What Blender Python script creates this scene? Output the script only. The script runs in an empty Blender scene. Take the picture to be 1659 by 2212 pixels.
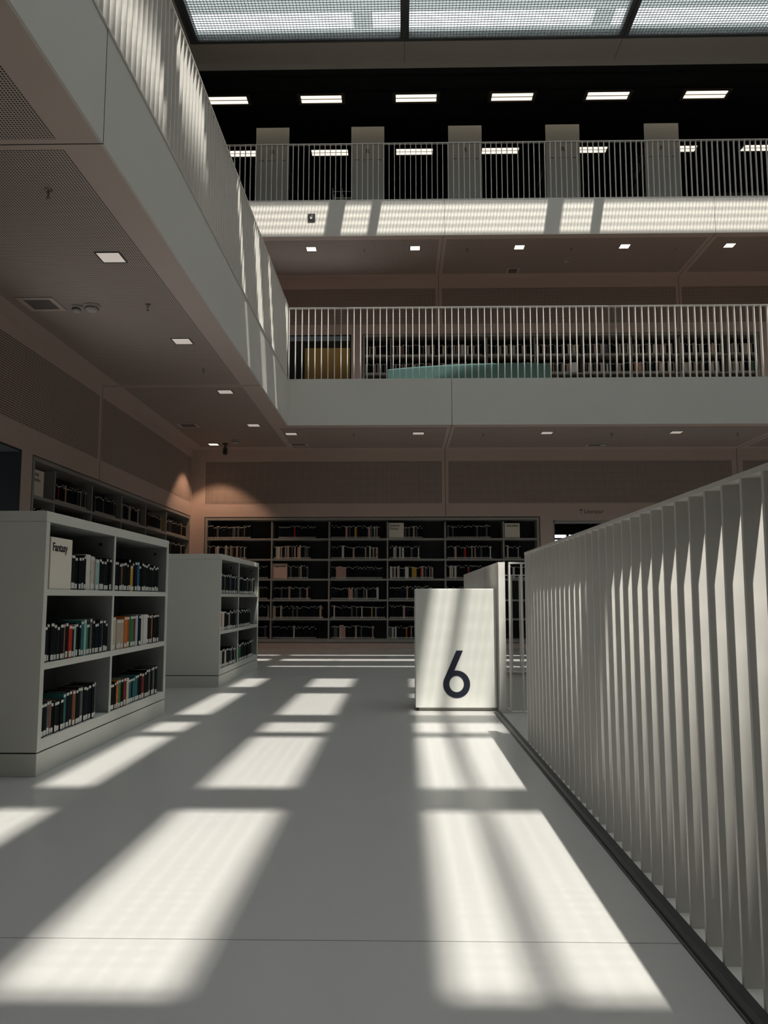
import bpy, math, random
from mathutils import Vector, Matrix

C = bpy.context.scene.collection
SC = bpy.context.scene
random.seed(6)

# ---------------------------------------------------------------- camera, sky, sun, exposure
F_PX, W_PX, H_PX = 1741.0, 1659.0, 2212.0
PITCH = math.radians(6.098)
YAW = math.radians(1.1615)
cam_d = bpy.data.cameras.new('camera')
cam_d.sensor_fit = 'VERTICAL'
cam_d.sensor_height = 36.0
cam_d.sensor_width = 27.0
cam_d.lens = 36.0 * F_PX / H_PX
cam_d.clip_start = 0.05
cam_d.clip_end = 200
cam = bpy.data.objects.new('camera', cam_d)
C.objects.link(cam)
cam.location = (0, 0, 0.95)
cam.rotation_euler = (math.pi / 2 + PITCH, 0, YAW)
SC.camera = cam

SUN = Vector((-0.16, 0.43, -1.0))
SUN_STRENGTH = 13.5
world = bpy.data.worlds.new('sky')
SC.world = world
world.use_nodes = True
bg = world.node_tree.nodes['Background']
bg.inputs[0].default_value = (0.90, 0.95, 1.0, 1)
bg.inputs[1].default_value = 2.8
sl = bpy.data.lights.new('sun', 'SUN')
sl.energy = SUN_STRENGTH
sl.color = (1.0, 0.945, 0.875)
sl.angle = math.radians(0.53)
so = bpy.data.objects.new('sun', sl)
C.objects.link(so)
so.location = (3, -8, 30)
so.rotation_euler = SUN.to_track_quat('-Z', 'Y').to_euler()

# diffuse daylight coming down through the glass roof
SKY_W = 480.0
al = bpy.data.lights.new('roof_daylight', 'AREA')
al.shape = 'RECTANGLE'
al.size = 15.5
al.size_y = 19.0
al.energy = SKY_W
al.color = (1.0, 0.98, 0.94)
ao = bpy.data.objects.new('roof_daylight', al)
C.objects.link(ao)
ao.location = (3.4, 4.8, 13.3)

SC.view_settings.view_transform = 'Standard'
SC.view_settings.look = 'None'
SC.view_settings.gamma = 1
SC.view_settings.exposure = 0.0
SC.cycles.adaptive_threshold = 0.02
SC.cycles.max_bounces = 7
SC.cycles.diffuse_bounces = 4
SC.cycles.glossy_bounces = 3
SC.cycles.transparent_max_bounces = 12
SC.cycles.sample_clamp_indirect = 4

# ---------------------------------------------------------------- materials
MAT = {}
def mat(name, col, rough=0.6, metal=0.0, emit=None, estr=0.0, noise=0.0, nscale=8.0, bump=0.0, spec=0.5):
    m = bpy.data.materials.new(name)
    m.use_nodes = True
    nt = m.node_tree
    b = nt.nodes['Principled BSDF']
    b.inputs['Roughness'].default_value = rough
    b.inputs['Metallic'].default_value = metal
    b.inputs['Specular IOR Level'].default_value = spec
    b.inputs['Base Color'].default_value = (*col, 1)
    if emit:
        b.inputs['Emission Color'].default_value = (*emit, 1)
        b.inputs['Emission Strength'].default_value = estr
    if noise > 0 or bump > 0:
        tc = nt.nodes.new('ShaderNodeTexCoord')
        n = nt.nodes.new('ShaderNodeTexNoise')
        n.inputs['Scale'].default_value = nscale
        n.inputs['Detail'].default_value = 4
        nt.links.new(tc.outputs['Object'], n.inputs['Vector'])
        if noise > 0:
            r = nt.nodes.new('ShaderNodeMapRange')
            r.inputs[3].default_value = 1 - noise
            r.inputs[4].default_value = 1 + noise
            mx = nt.nodes.new('ShaderNodeMix')
            mx.data_type = 'RGBA'
            mx.blend_type = 'MULTIPLY'
            mx.inputs[0].default_value = 1
            mx.inputs[6].default_value = (*col, 1)
            nt.links.new(n.outputs['Fac'], r.inputs[0])
            nt.links.new(r.outputs[0], mx.inputs[7])
            nt.links.new(mx.outputs[2], b.inputs['Base Color'])
        if bump > 0:
            bp = nt.nodes.new('ShaderNodeBump')
            bp.inputs['Strength'].default_value = bump
            bp.inputs['Distance'].default_value = 0.01
            nt.links.new(n.outputs['Fac'], bp.inputs['Height'])
            nt.links.new(bp.outputs[0], b.inputs['Normal'])
    MAT[name] = m
    return m

WALLC = (0.60, 0.475, 0.415)  # warm lamplight tint put into the white wall colour
mat('floor_resin', (0.47, 0.46, 0.45), rough=0.24, noise=0.04, nscale=1.2, spec=0.5)
mat('wall_paint', WALLC, rough=0.75, noise=0.04, nscale=3)
mat('ceiling_paint', (0.58, 0.47, 0.415), rough=0.75, noise=0.04, nscale=2)  # tinted for warm lamplight like the walls
mat('fascia_paint', (0.66, 0.635, 0.59), rough=0.6, noise=0.03, nscale=2)
mat('rail_paint', (0.72, 0.70, 0.66), rough=0.4)
mat('shelf_white', (0.60, 0.60, 0.55), rough=0.5, noise=0.03, nscale=5)
mat('shelf_shade', (0.17, 0.18, 0.175), rough=0.6)  # white shelving darkened to stand for the shade inside the case
mat('shelf_back_shade', (0.05, 0.06, 0.06), rough=0.6)  # back panel coloured dark for the shade inside the case
mat('niche_frame', (0.34, 0.33, 0.30), rough=0.6)
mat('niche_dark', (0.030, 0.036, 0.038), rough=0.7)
mat('joint_grey', (0.24, 0.235, 0.23), rough=0.5)
mat('gap_dark', (0.012, 0.012, 0.012), rough=0.8)
mat('curb_dark', (0.035, 0.036, 0.037), rough=0.45)
mat('sign_white', (0.70, 0.70, 0.66), rough=0.35)
mat('ink', (0.006, 0.009, 0.022), rough=0.5)
mat('placard', (0.74, 0.68, 0.58), rough=0.6)
mat('placard_pink', (0.72, 0.50, 0.42), rough=0.6)
mat('dark_ceiling', (0.010, 0.013, 0.014), rough=0.8, noise=0.2, nscale=2)
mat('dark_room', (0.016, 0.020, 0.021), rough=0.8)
mat('roof_frame', (0.11, 0.12, 0.125), rough=0.5)
mat('roof_beam', (0.58, 0.54, 0.49), rough=0.7)
mat('grid_metal', (0.30, 0.32, 0.32), rough=0.5)
mat('lamp_trim', (0.10, 0.09, 0.08), rough=0.5)
mat('lamp_dim', (0.8, 0.75, 0.7), rough=0.4, emit=(1.0, 0.87, 0.76), estr=0.36)
mat('lamp_lit', (0.9, 0.85, 0.8), rough=0.4, emit=(1.0, 0.88, 0.72), estr=1.6)
mat('tube_lit', (0.9, 0.85, 0.8), rough=0.4, emit=(1.0, 0.86, 0.66), estr=1.5)
mat('grille', (0.15, 0.13, 0.12), rough=0.7)
mat('vent_dark', (0.06, 0.055, 0.05), rough=0.7)
mat('plastic_pale', (0.5, 0.45, 0.41), rough=0.5)
mat('plastic_dark', (0.03, 0.03, 0.03), rough=0.5)
mat('steel', (0.35, 0.33, 0.30), rough=0.35, metal=0.8)
mat('sofa_teal', (0.035, 0.095, 0.09), rough=0.8, noise=0.08, nscale=20)
mat('ochre', (0.30, 0.20, 0.06), rough=0.7)
mat('black_plate', (0.008, 0.008, 0.008), rough=0.4)
mat('paper', (0.55, 0.50, 0.42), rough=0.8)
mat('spine_tag', (0.62, 0.62, 0.58), rough=0.6)
mat('poster_red', (0.35, 0.03, 0.025), rough=0.6)
mat('partition', (0.16, 0.145, 0.13), rough=0.7)

def hole_mat(name, col, ax, pitch, r=0.33):
    """perforated acoustic board: square pitch of dark holes, laid out in the board's own metres"""
    m = bpy.data.materials.new(name)
    m.use_nodes = True
    nt = m.node_tree
    N, L = nt.nodes, nt.links
    b = N['Principled BSDF']
    b.inputs['Roughness'].default_value = 0.75
    tc = N.new('ShaderNodeTexCoord')
    sp = N.new('ShaderNodeSeparateXYZ')
    L.new(tc.outputs['Object'], sp.inputs[0])
    def mth(op, a, bb=None):
        n = N.new('ShaderNodeMath')
        n.operation = op
        for i, v in enumerate((a, bb)):
            if v is None:
                continue
            if isinstance(v, (int, float)):
                n.inputs[i].default_value = v
            else:
                L.new(v, n.inputs[i])
        return n.outputs[0]
    d = []
    for a in ax:
        u = mth('DIVIDE', sp.outputs[a], pitch)
        u = mth('FRACT', u)
        u = mth('SUBTRACT', u, 0.5)
        d.append(mth('MULTIPLY', u, u))
    s = mth('SQRT', mth('ADD', d[0], d[1]))
    k = mth('LESS_THAN', s, r)
    mx = N.new('ShaderNodeMix')
    mx.data_type = 'RGBA'
    mx.inputs[6].default_value = (*col, 1)
    mx.inputs[7].default_value = (0.02, 0.018, 0.016, 1)
    L.new(k, mx.inputs[0])
    L.new(mx.outputs[2], b.inputs['Base Color'])
    MAT[name] = m
hole_mat('perf_back', WALLC, (0, 2), 0.026, 0.36)
hole_mat('perf_side', WALLC, (1, 2), 0.026, 0.36)
hole_mat('perf_ceiling', (0.58, 0.47, 0.415), (0, 1), 0.0205, 0.33)

def pane_mat():
    m = bpy.data.materials.new('roof_glass')
    m.use_nodes = True
    nt = m.node_tree
    N, L = nt.nodes, nt.links
    N.remove(N['Principled BSDF'])
    out = N['Material Output']
    tr = N.new('ShaderNodeBsdfTransparent')
    tr.inputs[0].default_value = (0.95, 0.96, 0.95, 1)
    gl = N.new('ShaderNodeBsdfGlossy')
    gl.inputs['Roughness'].default_value = 0.1
    tl = N.new('ShaderNodeBsdfTranslucent')
    tl.inputs[0].default_value = (0.75, 0.85, 0.86, 1)
    m1 = N.new('ShaderNodeMixShader')
    m1.inputs[0].default_value = 0.06
    m2 = N.new('ShaderNodeMixShader')
    m2.inputs[0].default_value = 0.05
    L.new(tr.outputs[0], m1.inputs[1]); L.new(tl.outputs[0], m1.inputs[2])
    L.new(m1.outputs[0], m2.inputs[1]); L.new(gl.outputs[0], m2.inputs[2])
    L.new(m2.outputs[0], out.inputs[0])
    MAT['roof_glass'] = m
pane_mat()
def deck_mat():
    """opal sheet of the added roof deck, letting a little daylight through"""
    m = bpy.data.materials.new('opal_mask')
    m.use_nodes = True
    nt = m.node_tree
    N, L = nt.nodes, nt.links
    N.remove(N['Principled BSDF'])
    out = N['Material Output']
    df = N.new('ShaderNodeBsdfDiffuse')
    df.inputs[0].default_value = (0.5, 0.55, 0.56, 1)
    tl = N.new('ShaderNodeBsdfTranslucent')
    tl.inputs[0].default_value = (0.78, 0.84, 0.87, 1)
    m1 = N.new('ShaderNodeMixShader')
    m1.inputs[0].default_value = 0.13
    L.new(df.outputs[0], m1.inputs[1]); L.new(tl.outputs[0], m1.inputs[2])
    L.new(m1.outputs[0], out.inputs[0])
    MAT['opal_mask'] = m
deck_mat()

# ---------------------------------------------------------------- mesh helpers
class MB:
    def __init__(s):
        s.v = []; s.f = []; s.mi = []
    def box(s, x0, y0, z0, x1, y1, z1, mi=0):
        if x1 < x0: x0, x1 = x1, x0
        if y1 < y0: y0, y1 = y1, y0
        if z1 < z0: z0, z1 = z1, z0
        n = len(s.v)
        s.v += [(x0,y0,z0),(x1,y0,z0),(x1,y1,z0),(x0,y1,z0),(x0,y0,z1),(x1,y0,z1),(x1,y1,z1),(x0,y1,z1)]
        for q in ((0,3,2,1),(4,5,6,7),(0,1,5,4),(1,2,6,5),(2,3,7,6),(3,0,4,7)):
            s.f.append(tuple(n+i for i in q)); s.mi.append(mi)
        return s
    def poly_prism(s, pts, a, b, fn, mi=0):
        """pts in 2D, extruded between a and b, fn(u, v, w) -> xyz"""
        n = len(s.v); k = len(pts)
        s.v += [fn(u, v, a) for u, v in pts] + [fn(u, v, b) for u, v in pts]
        s.f.append(tuple(n+i for i in range(k))[::-1]); s.f.append(tuple(n+k+i for i in range(k)))
        s.mi += [mi, mi]
        for i in range(k):
            j = (i+1) % k
            s.f.append((n+i, n+j, n+k+j, n+k+i)); s.mi.append(mi)
        return s
    def lathe(s, prof, c, seg=20, mi=0, axis='z'):
        n = len(s.v); k = len(prof)
        for i in range(seg):
            a = 2*math.pi*i/seg
            for r, h in prof:
                if axis == 'z': s.v.append((c[0]+r*math.cos(a), c[1]+r*math.sin(a), c[2]+h))
                else: s.v.append((c[0]+r*math.cos(a), c[1]+h, c[2]+r*math.sin(a)))
        for i in range(seg):
            j = (i+1) % seg
            for q in range(k-1):
                s.f.append((n+i*k+q, n+j*k+q, n+j*k+q+1, n+i*k+q+1)); s.mi.append(mi)
        return s
    def build(s, name, mats, parent=None, bevel=0):
        me = bpy.data.meshes.new(name)
        me.from_pydata(s.v, [], s.f)
        for m in (mats if isinstance(mats, (list, tuple)) else [mats]):
            me.materials.append(MAT[m])
        me.polygons.foreach_set('material_index', s.mi)
        me.update()
        o = bpy.data.objects.new(name, me)
        C.objects.link(o)
        if parent is not None:
            o.parent = parent
            o.matrix_parent_inverse = parent_world(parent).inverted()
        if bevel > 0:
            bm = o.modifiers.new('bevel', 'BEVEL')
            bm.width = bevel; bm.segments = 2; bm.limit_method = 'ANGLE'
        return o
def parent_world(p):
    m = Matrix.Translation(p.location) @ p.rotation_euler.to_matrix().to_4x4()
    if p.parent is not None:
        m = parent_world(p.parent) @ p.matrix_parent_inverse @ m
    return m
def tag(o, label, cat, group=None, kind=None):
    o['label'] = label; o['category'] = cat
    if group: o['group'] = group
    if kind: o['kind'] = kind
    return o
def struct(o, label=None):
    o['kind'] = 'structure'
    if label:
        o['label'] = label
    return o
def empty(name, loc=(0, 0, 0)):
    o = bpy.data.objects.new(name, None)
    C.objects.link(o)
    o.location = loc
    o.empty_display_size = 0.1
    return o
def sheet(plane, u0, u1, v0, v1, w0, w1, holes, mb=None, mi=0):
    """slab w0..w1 thick in plane 'xy' | 'xz' | 'yz' with rectangular holes (u0,u1,v0,v1)"""
    mb = mb or MB()
    us = sorted({u0, u1, *[min(max(h[i], u0), u1) for h in holes for i in (0, 1)]})
    vs = sorted({v0, v1, *[min(max(h[i], v0), v1) for h in holes for i in (2, 3)]})
    def inside(u, v):
        return any(h[0] < u < h[1] and h[2] < v < h[3] for h in holes)
    for i in range(len(us)-1):
        j = 0
        while j < len(vs)-1:
            um = (us[i]+us[i+1])/2
            if inside(um, (vs[j]+vs[j+1])/2):
                j += 1; continue
            k = j
            while k+1 < len(vs)-1 and not inside(um, (vs[k+1]+vs[k+2])/2):
                k += 1
            a, b, c, d = us[i], us[i+1], vs[j], vs[k+1]
            if plane == 'xy': mb.box(a, c, w0, b, d, w1, mi)
            elif plane == 'xz': mb.box(a, w0, c, b, w1, d, mi)
            else: mb.box(w0, a, c, w1, b, d, mi)
            j = k+1
    return mb
def text_obj(name, body, size, loc, rot, material, parent=None, space=1.0, bold=0.0):
    cu = bpy.data.curves.new(name, 'FONT')
    cu.body = body
    cu.size = size
    cu.extrude = 0.0008
    cu.space_line = space
    cu.offset = bold
    t = bpy.data.objects.new(name, cu)
    C.objects.link(t)
    bpy.context.view_layer.update()
    me = bpy.data.meshes.new_from_object(t.evaluated_get(bpy.context.evaluated_depsgraph_get()))
    bpy.data.objects.remove(t)
    me.materials.clear()
    me.materials.append(MAT[material])
    o = bpy.data.objects.new(name, me)
    C.objects.link(o)
    o.location = loc
    o.rotation_euler = rot
    if parent is not None:
        o.parent = parent
        o.matrix_parent_inverse = parent_world(parent).inverted()
    return o

# ---------------------------------------------------------------- main dimensions
RX = 0.83            # left edge of the ground railing
FX, FY = -1.88, 13.2 # first gallery edge
Z1, Z2 = 3.82, 4.60
GY3 = 16.0
Z3, Z4 = 8.42, 9.20
BW, LW = 15.5, -4.05 # ground level walls
W2Y = 18.24
ZC3 = 12.60          # dark ceiling of the top level
ZG = 12.72           # glass grid
RD = 13.90           # added roof deck that shapes the sunlight
GEDGE = 15.97
XR = 16.0
YB = -8.0

# ---------------------------------------------------------------- floors
fl = sheet('xy', LW-0.6, XR, YB, BW+0.6, -0.30, 0.0,
           [(0.93, 8.0, -4.0, 5.38), (0.93, 8.0, 6.95, 10.58)]).build('floor', 'floor_resin')
struct(fl, 'pale grey polished resin floor with sun patches')
sm = MB()
for y in (2.36, 10.03):
    sm.box(-4.05, y-0.002, 0.0, 0.785, y+0.002, 0.0006)
sm.box(0.83, 5.768, 0, 4.0, 5.775, 0.0006)
sm.build('floor_joint', 'joint_grey', fl)
pit = MB()
pit.box(LW-0.6, YB, -4.9, XR, BW+0.6, -4.6)
pit.box(LW-0.8, YB, -4.9, LW-0.6, BW+0.6, -0.3).box(XR, YB, -4.9, XR+0.2, BW+0.6, -0.3)
pit.box(LW-0.6, YB-0.2, -4.9, XR, YB, -0.3).box(LW-0.6, BW+0.6, -4.9, XR, BW+0.8, -0.3)
struct(pit.build('floor', 'floor_resin'), 'lower storey floor below the void')
pf = MB()
for (x0, x1, y0, y1) in ((0.93, 8.0, -4.0, 5.38), (0.93, 8.0, 6.95, 10.58)):
    pf.box(x0, y0, -0.8, x0+0.01, y1, -0.002).box(x1-0.01, y0, -0.8, x1, y1, -0.002)
    pf.box(x0, y0, -0.8, x1, y0+0.01, -0.002).box(x0, y1-0.01, -1.6, x1, y1, -0.002)
struct(pf.build('trim_1', 'fascia_paint'), 'fascia lining the floor voids')

# ---------------------------------------------------------------- ground level walls
wall_back = sheet('xz', LW-0.02, XR, 0, Z1, BW, BW+0.35,
                  [(-3.80, 2.69, 0.10, 2.515), (2.94, 4.6, -1, 2.44)]).build('wall_back', 'wall_paint')
struct(wall_back, 'warm grey back wall behind the long built-in bookcase')
jt = MB()
for x in (0.875, 6.50):
    jt.box(x-0.004, BW-0.0015, 2.515, x+0.004, BW, Z1)
jt.build('panel_joint', 'gap_dark', wall_back)
for (a, b) in ((-3.80, 0.81), (0.93, 6.40), (6.60, 12.0)):
    p = MB().box(a, BW-0.003, 2.77, b, BW+0.01, 3.60).build('perforated_panel', 'perf_back', wall_back)
text_obj('lettering', 'Literatur', 0.105, (3.535, BW-0.002, 2.573), (math.pi/2, 0, 0), 'ink', wall_back)
ar = MB()
ar.box(3.474, BW-0.003, 2.573, 3.484, BW-0.001, 2.655)
for s in (-1, 1):
    ar.poly_prism([(3.479, 2.66), (3.479, 2.646), (3.479+s*0.032, 2.614), (3.479+s*0.032, 2.628)][::s],
                  BW-0.003, BW-0.001, lambda u, v, w: (u, w, v))
ar.build('arrow', 'ink', wall_back)

wall_left = sheet('yz', YB, BW, 0, Z1, LW-0.35, LW,
                  [(8.69, 15.40, 0.10, 2.53), (6.7, 8.44, -1, 2.53)]).build('wall_left', 'wall_paint')
struct(wall_left, 'warm grey left wall with a built-in bookcase')
jt = MB()
for y in (10.66, 4.8):
    jt.box(LW, y-0.004, 2.53, LW+0.0015, y+0.004, Z1)
jt.build('panel_joint', 'gap_dark', wall_left)
for (a, b) in ((4.9, 10.57), (10.70, 15.38)):
    MB().box(LW-0.01, a, 2.80, LW+0.003, b, 3.66).build('perforated_panel', 'perf_side', wall_left)
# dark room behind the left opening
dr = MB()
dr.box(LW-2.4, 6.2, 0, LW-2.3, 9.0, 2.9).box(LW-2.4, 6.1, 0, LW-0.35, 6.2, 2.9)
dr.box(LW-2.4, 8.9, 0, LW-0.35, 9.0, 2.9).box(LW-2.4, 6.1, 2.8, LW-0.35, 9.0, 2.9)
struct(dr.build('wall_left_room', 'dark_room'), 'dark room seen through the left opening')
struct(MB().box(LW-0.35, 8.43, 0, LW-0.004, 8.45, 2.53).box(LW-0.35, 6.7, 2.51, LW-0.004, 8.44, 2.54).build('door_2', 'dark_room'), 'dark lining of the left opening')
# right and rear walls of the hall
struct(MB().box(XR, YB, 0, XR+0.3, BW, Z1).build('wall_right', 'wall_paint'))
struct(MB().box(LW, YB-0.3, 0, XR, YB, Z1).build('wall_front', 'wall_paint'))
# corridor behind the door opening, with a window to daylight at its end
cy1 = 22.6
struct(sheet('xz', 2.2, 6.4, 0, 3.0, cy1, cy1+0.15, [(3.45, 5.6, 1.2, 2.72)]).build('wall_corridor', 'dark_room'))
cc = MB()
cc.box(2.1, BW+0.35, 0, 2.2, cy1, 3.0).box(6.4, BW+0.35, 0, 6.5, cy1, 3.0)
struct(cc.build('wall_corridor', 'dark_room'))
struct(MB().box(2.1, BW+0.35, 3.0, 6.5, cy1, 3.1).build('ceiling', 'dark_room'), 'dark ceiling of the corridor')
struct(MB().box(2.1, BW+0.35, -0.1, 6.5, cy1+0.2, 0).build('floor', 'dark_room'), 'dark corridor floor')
wf = MB()
for x in (3.45, 4.05, 4.68, 5.3):
    wf.box(x-0.03, cy1-0.03, 1.2, x+0.03, cy1+0.1, 2.72)
for z in (1.2, 2.28, 2.6):
    wf.box(3.42, cy1-0.03, z-0.025, 5.6, cy1+0.1, z+0.025)
win1 = struct(wf.build('window_1', 'plastic_dark'), 'bright window at the end of the corridor')
MB().box(3.45, cy1+0.03, 1.2, 5.6, cy1+0.036, 2.72).build('pane', 'roof_glass', win1)
for y, nm in ((18.0, 'nearest'), (20.0, 'middle'), (21.6, 'farthest')):
    tag(MB().box(3.4, y, 2.97, 4.8, y+0.05, 2.99).build('tube_light', 'tube_lit'),
        '%s thin ceiling tube inside the corridor behind the door opening' % nm, 'light', 'corridor ceiling tubes')
dfm = MB().box(2.94, BW+0.02, 0, 2.97, BW+0.3, 2.44).box(4.57, BW+0.02, 0, 4.6, BW+0.3, 2.44).box(2.94, BW+0.02, 2.40, 4.6, BW+0.3, 2.44)
struct(dfm.build('door_1', 'niche_frame'), 'opening frame under the Literatur lettering')

# ---------------------------------------------------------------- gallery slabs (ceiling of one storey, floor of the next)
def ring(name, z0, z1, x0, x1, y0, y1, ox0, ox1, oy0, oy1, m, lab):
    return struct(sheet('xy', ox0, ox1, oy0, oy1, z0, z1, [(x0, x1, y0, y1)]).build(name, m), lab)
slab1 = ring('ceiling', Z1, Z2-0.01, FX-0.02, 12.0, -1.6, FY+0.02, -7.2, XR+3, YB-3, W2Y+0.4, 'ceiling_paint', 'warm grey gallery soffit over the ground level')
slab2 = ring('ceiling', Z3, Z4-0.01, -4.68, 14.8, -4.4, GY3+0.02, -11, XR+3, YB-3, 23.4, 'ceiling_paint', 'warm grey soffit under the top gallery')
for (a, b) in ((3.2, 4.745), (4.87, 10.6), (10.72, 15.1)):
    MB().box(-3.80, a, Z1-0.003, -2.16, b, Z1+0.01).build('perforated_panel', 'perf_ceiling', slab1)
for (a, b) in ((-2.05, 0.80), (0.93, 6.40), (6.6, 12.0)):
    MB().box(a, 13.42, Z1-0.003, b, 15.25, Z1+0.01).build('perforated_panel', 'perf_ceiling', slab1)
jt = MB()
jt.box(0.862, FY, Z1-0.0015, 0.870, BW, Z1).box(6.496, FY, Z1-0.0015, 6.504, BW, Z1)
jt.box(LW, 4.80, Z1-0.0015, FX, 4.808, Z1).box(LW, 10.656, Z1-0.0015, FX, 10.664, Z1)
jt.build('panel_joint', 'gap_dark', slab1)
for (a, b) in ((-4.4, 0.82), (0.98, 6.42), (6.6, 12.0)):
    MB().box(a, 16.2, Z3-0.003, b, 18.0, Z3+0.01).build('perforated_panel', 'perf_ceiling', slab2)
jt = MB()
jt.box(0.895, GY3, Z3-0.0015, 0.903, W2Y, Z3).box(6.496, GY3, Z3-0.0015, 6.504, W2Y, Z3)
jt.build('panel_joint', 'gap_dark', slab2)

# fascias (white gallery edges)
fb = MB()
fb.box(FX-0.02, FY, Z1, 12.0, FY+0.02, Z2).build('trim_2', 'fascia_paint')
f2 = bpy.data.objects['trim_2']; struct(f2, 'white edge of the first gallery facing the camera')
MB().box(0.861, FY-0.0015, Z1, 0.868, FY, Z2).build('panel_joint', 'gap_dark', f2)
f1 = struct(MB().box(FX-0.02, -1.6, Z1, FX, FY, Z2).build('trim_3', 'fascia_paint'), 'white edge of the first gallery along the left')
MB().box(FX, 4.797, Z1, FX+0.0015, 4.803, Z2).build('panel_joint', 'gap_dark', f1)
f3 = struct(MB().box(-4.68, GY3, Z3, 14.8, GY3+0.02, Z4).build('trim_4', 'fascia_paint'), 'sunlit white edge of the top gallery')
jt = MB(); jt.box(0.927, GY3-0.0015, Z3, 0.933, GY3, Z4).box(6.493, GY3-0.0015, Z3, 6.499, GY3, Z4)
jt.build('panel_joint', 'gap_dark', f3)
struct(MB().box(-4.70, -4.4, Z3, -4.68, GY3, Z4).build('trim_5', 'fascia_paint'), 'white edge of the top gallery on the left')
ff = MB().box(12.0, -1.6, Z1, 12.02, FY, Z2).box(FX, -1.62, Z1, 12.0, -1.6, Z2).box(14.8, -4.4, Z3, 14.82, GY3, Z4).box(-4.68, -4.42, Z3, 14.8, -4.4, Z4)
struct(ff.build('trim_6', 'fascia_paint'), 'white gallery edges on the far sides')

# first gallery walls
w2 = sheet('xz', -7.2, XR+3, Z2, Z3, W2Y, W2Y+0.35, [(-0.88, 8.30, Z2+0.1, 7.07), (-2.75, -1.13, Z2-1, 7.06)]).build('wall_back', 'wall_paint')
struct(w2, 'warm grey wall at the back of the first gallery')
for (a, b) in ((-6.0, 0.84), (0.98, 6.42), (6.56, 12.0)):
    MB().box(a, W2Y-0.003, 7.31, b, W2Y+0.01, 8.16).build('perforated_panel', 'perf_back', w2)
jt = MB(); jt.box(0.905, W2Y-0.0015, 7.07, 0.913, W2Y, Z3).box(6.49, W2Y-0.0015, 7.07, 6.498, W2Y, Z3)
jt.build('panel_joint', 'gap_dark', w2)
struct(MB().box(-7.4, YB-3, Z2, -7.2, W2Y+0.4, Z3).build('wall_left', 'wall_paint'), 'left wall of the first gallery')
struct(MB().box(XR+3, YB-3, Z2, XR+3.2, W2Y+0.4, Z3).build('wall_right', 'wall_paint'), 'right wall of the first gallery')
struct(MB().box(-7.2, YB-3.2, Z2, XR+3, YB-3, Z3).build('wall_front', 'wall_paint'), 'near wall of the first gallery')
struct(MB().box(-2.75, W2Y+0.004, 7.03, -1.13, W2Y+0.36, 7.062).box(-1.16, W2Y+0.004, Z2, -1.13, W2Y+0.36, 7.03).build('door_3', 'dark_room'), 'added dark lining hiding lamp spill in the first gallery opening')  # dark sheets added over the reveal to hide the room lamp's spill
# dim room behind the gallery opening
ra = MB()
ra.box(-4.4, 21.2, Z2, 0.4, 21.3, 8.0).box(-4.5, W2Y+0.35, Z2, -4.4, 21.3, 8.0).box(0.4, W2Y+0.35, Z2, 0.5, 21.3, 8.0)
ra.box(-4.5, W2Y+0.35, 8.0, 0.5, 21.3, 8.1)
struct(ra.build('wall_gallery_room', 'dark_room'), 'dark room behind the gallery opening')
oc = MB().box(-2.55, 21.0, 6.55, -0.9, 21.1, 7.62)
tag(oc.build('wall_panel', 'ochre'), 'dim ochre panel glowing in the room behind the first gallery', 'panel')
rc = MB().box(-3.2, 20.6, Z2, -0.6, 20.98, 6.40).box(-3.22, 20.57, 6.40, -0.58, 20.98, 6.44)
tag(rc.build('cupboard', 'niche_dark'), 'dark low cupboard under the ochre panel behind the gallery', 'cupboard')
rl = bpy.data.lights.new('room_lamp', 'POINT'); rl.energy = 4; rl.color = (1, 0.75, 0.4); rl.shadow_soft_size = 0.15
ro = bpy.data.objects.new('room_lamp', rl); C.objects.link(ro); ro.location = (-1.7, 20.1, 7.85)

# top level shell
struct(sheet('xy', -11, XR+3, YB-3, 23.4, ZC3, ZC3+0.1, [(-4.9, 15.0, -6.6, 16.68)]).build('ceiling', 'dark_ceiling'), 'black ceiling of the top level')
sb = MB()
for y in [16.9+0.55*i for i in range(11)]:
    sb.box(-10.9, y, ZC3-0.05, XR+2.9, y+0.05, ZC3-0.001)
tag(sb.build('ceiling_baffle', 'dark_ceiling'), 'black baffle strips running across the black top ceiling', 'ceiling baffle', kind='structure')
ww = MB()
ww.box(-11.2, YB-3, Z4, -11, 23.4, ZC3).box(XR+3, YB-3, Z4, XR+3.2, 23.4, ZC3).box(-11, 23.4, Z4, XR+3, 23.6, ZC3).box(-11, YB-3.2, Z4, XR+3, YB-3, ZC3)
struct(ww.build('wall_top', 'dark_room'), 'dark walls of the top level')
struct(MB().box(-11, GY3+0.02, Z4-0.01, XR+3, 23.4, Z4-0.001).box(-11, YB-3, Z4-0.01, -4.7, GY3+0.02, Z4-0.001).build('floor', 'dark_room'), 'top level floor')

# roof edge beam and soffit around the glass
rb = MB()
rb.box(-4.9, 16.66, ZC3-0.005, 15.0, 16.677, ZG-0.001)                 # lip
struct(rb.build('trim_7', 'fascia_paint'), 'pale lip under the roof edge beam')
rs = sheet('xy', -5.4, 15.5, -7.1, 16.68, ZG+0.0, ZG+0.06, [(-4.40, 14.1, -6.2, GEDGE)]).build('trim_8', 'roof_beam')
struct(rs, 'brown grey soffit around the glass roof')
jt = MB()
for x in (0.115, 4.72, 9.3):
    jt.box(x-0.004, GEDGE, ZG-0.0015, x+0.004, 16.68, ZG)
jt.build('panel_joint', 'gap_dark', rs)

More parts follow.
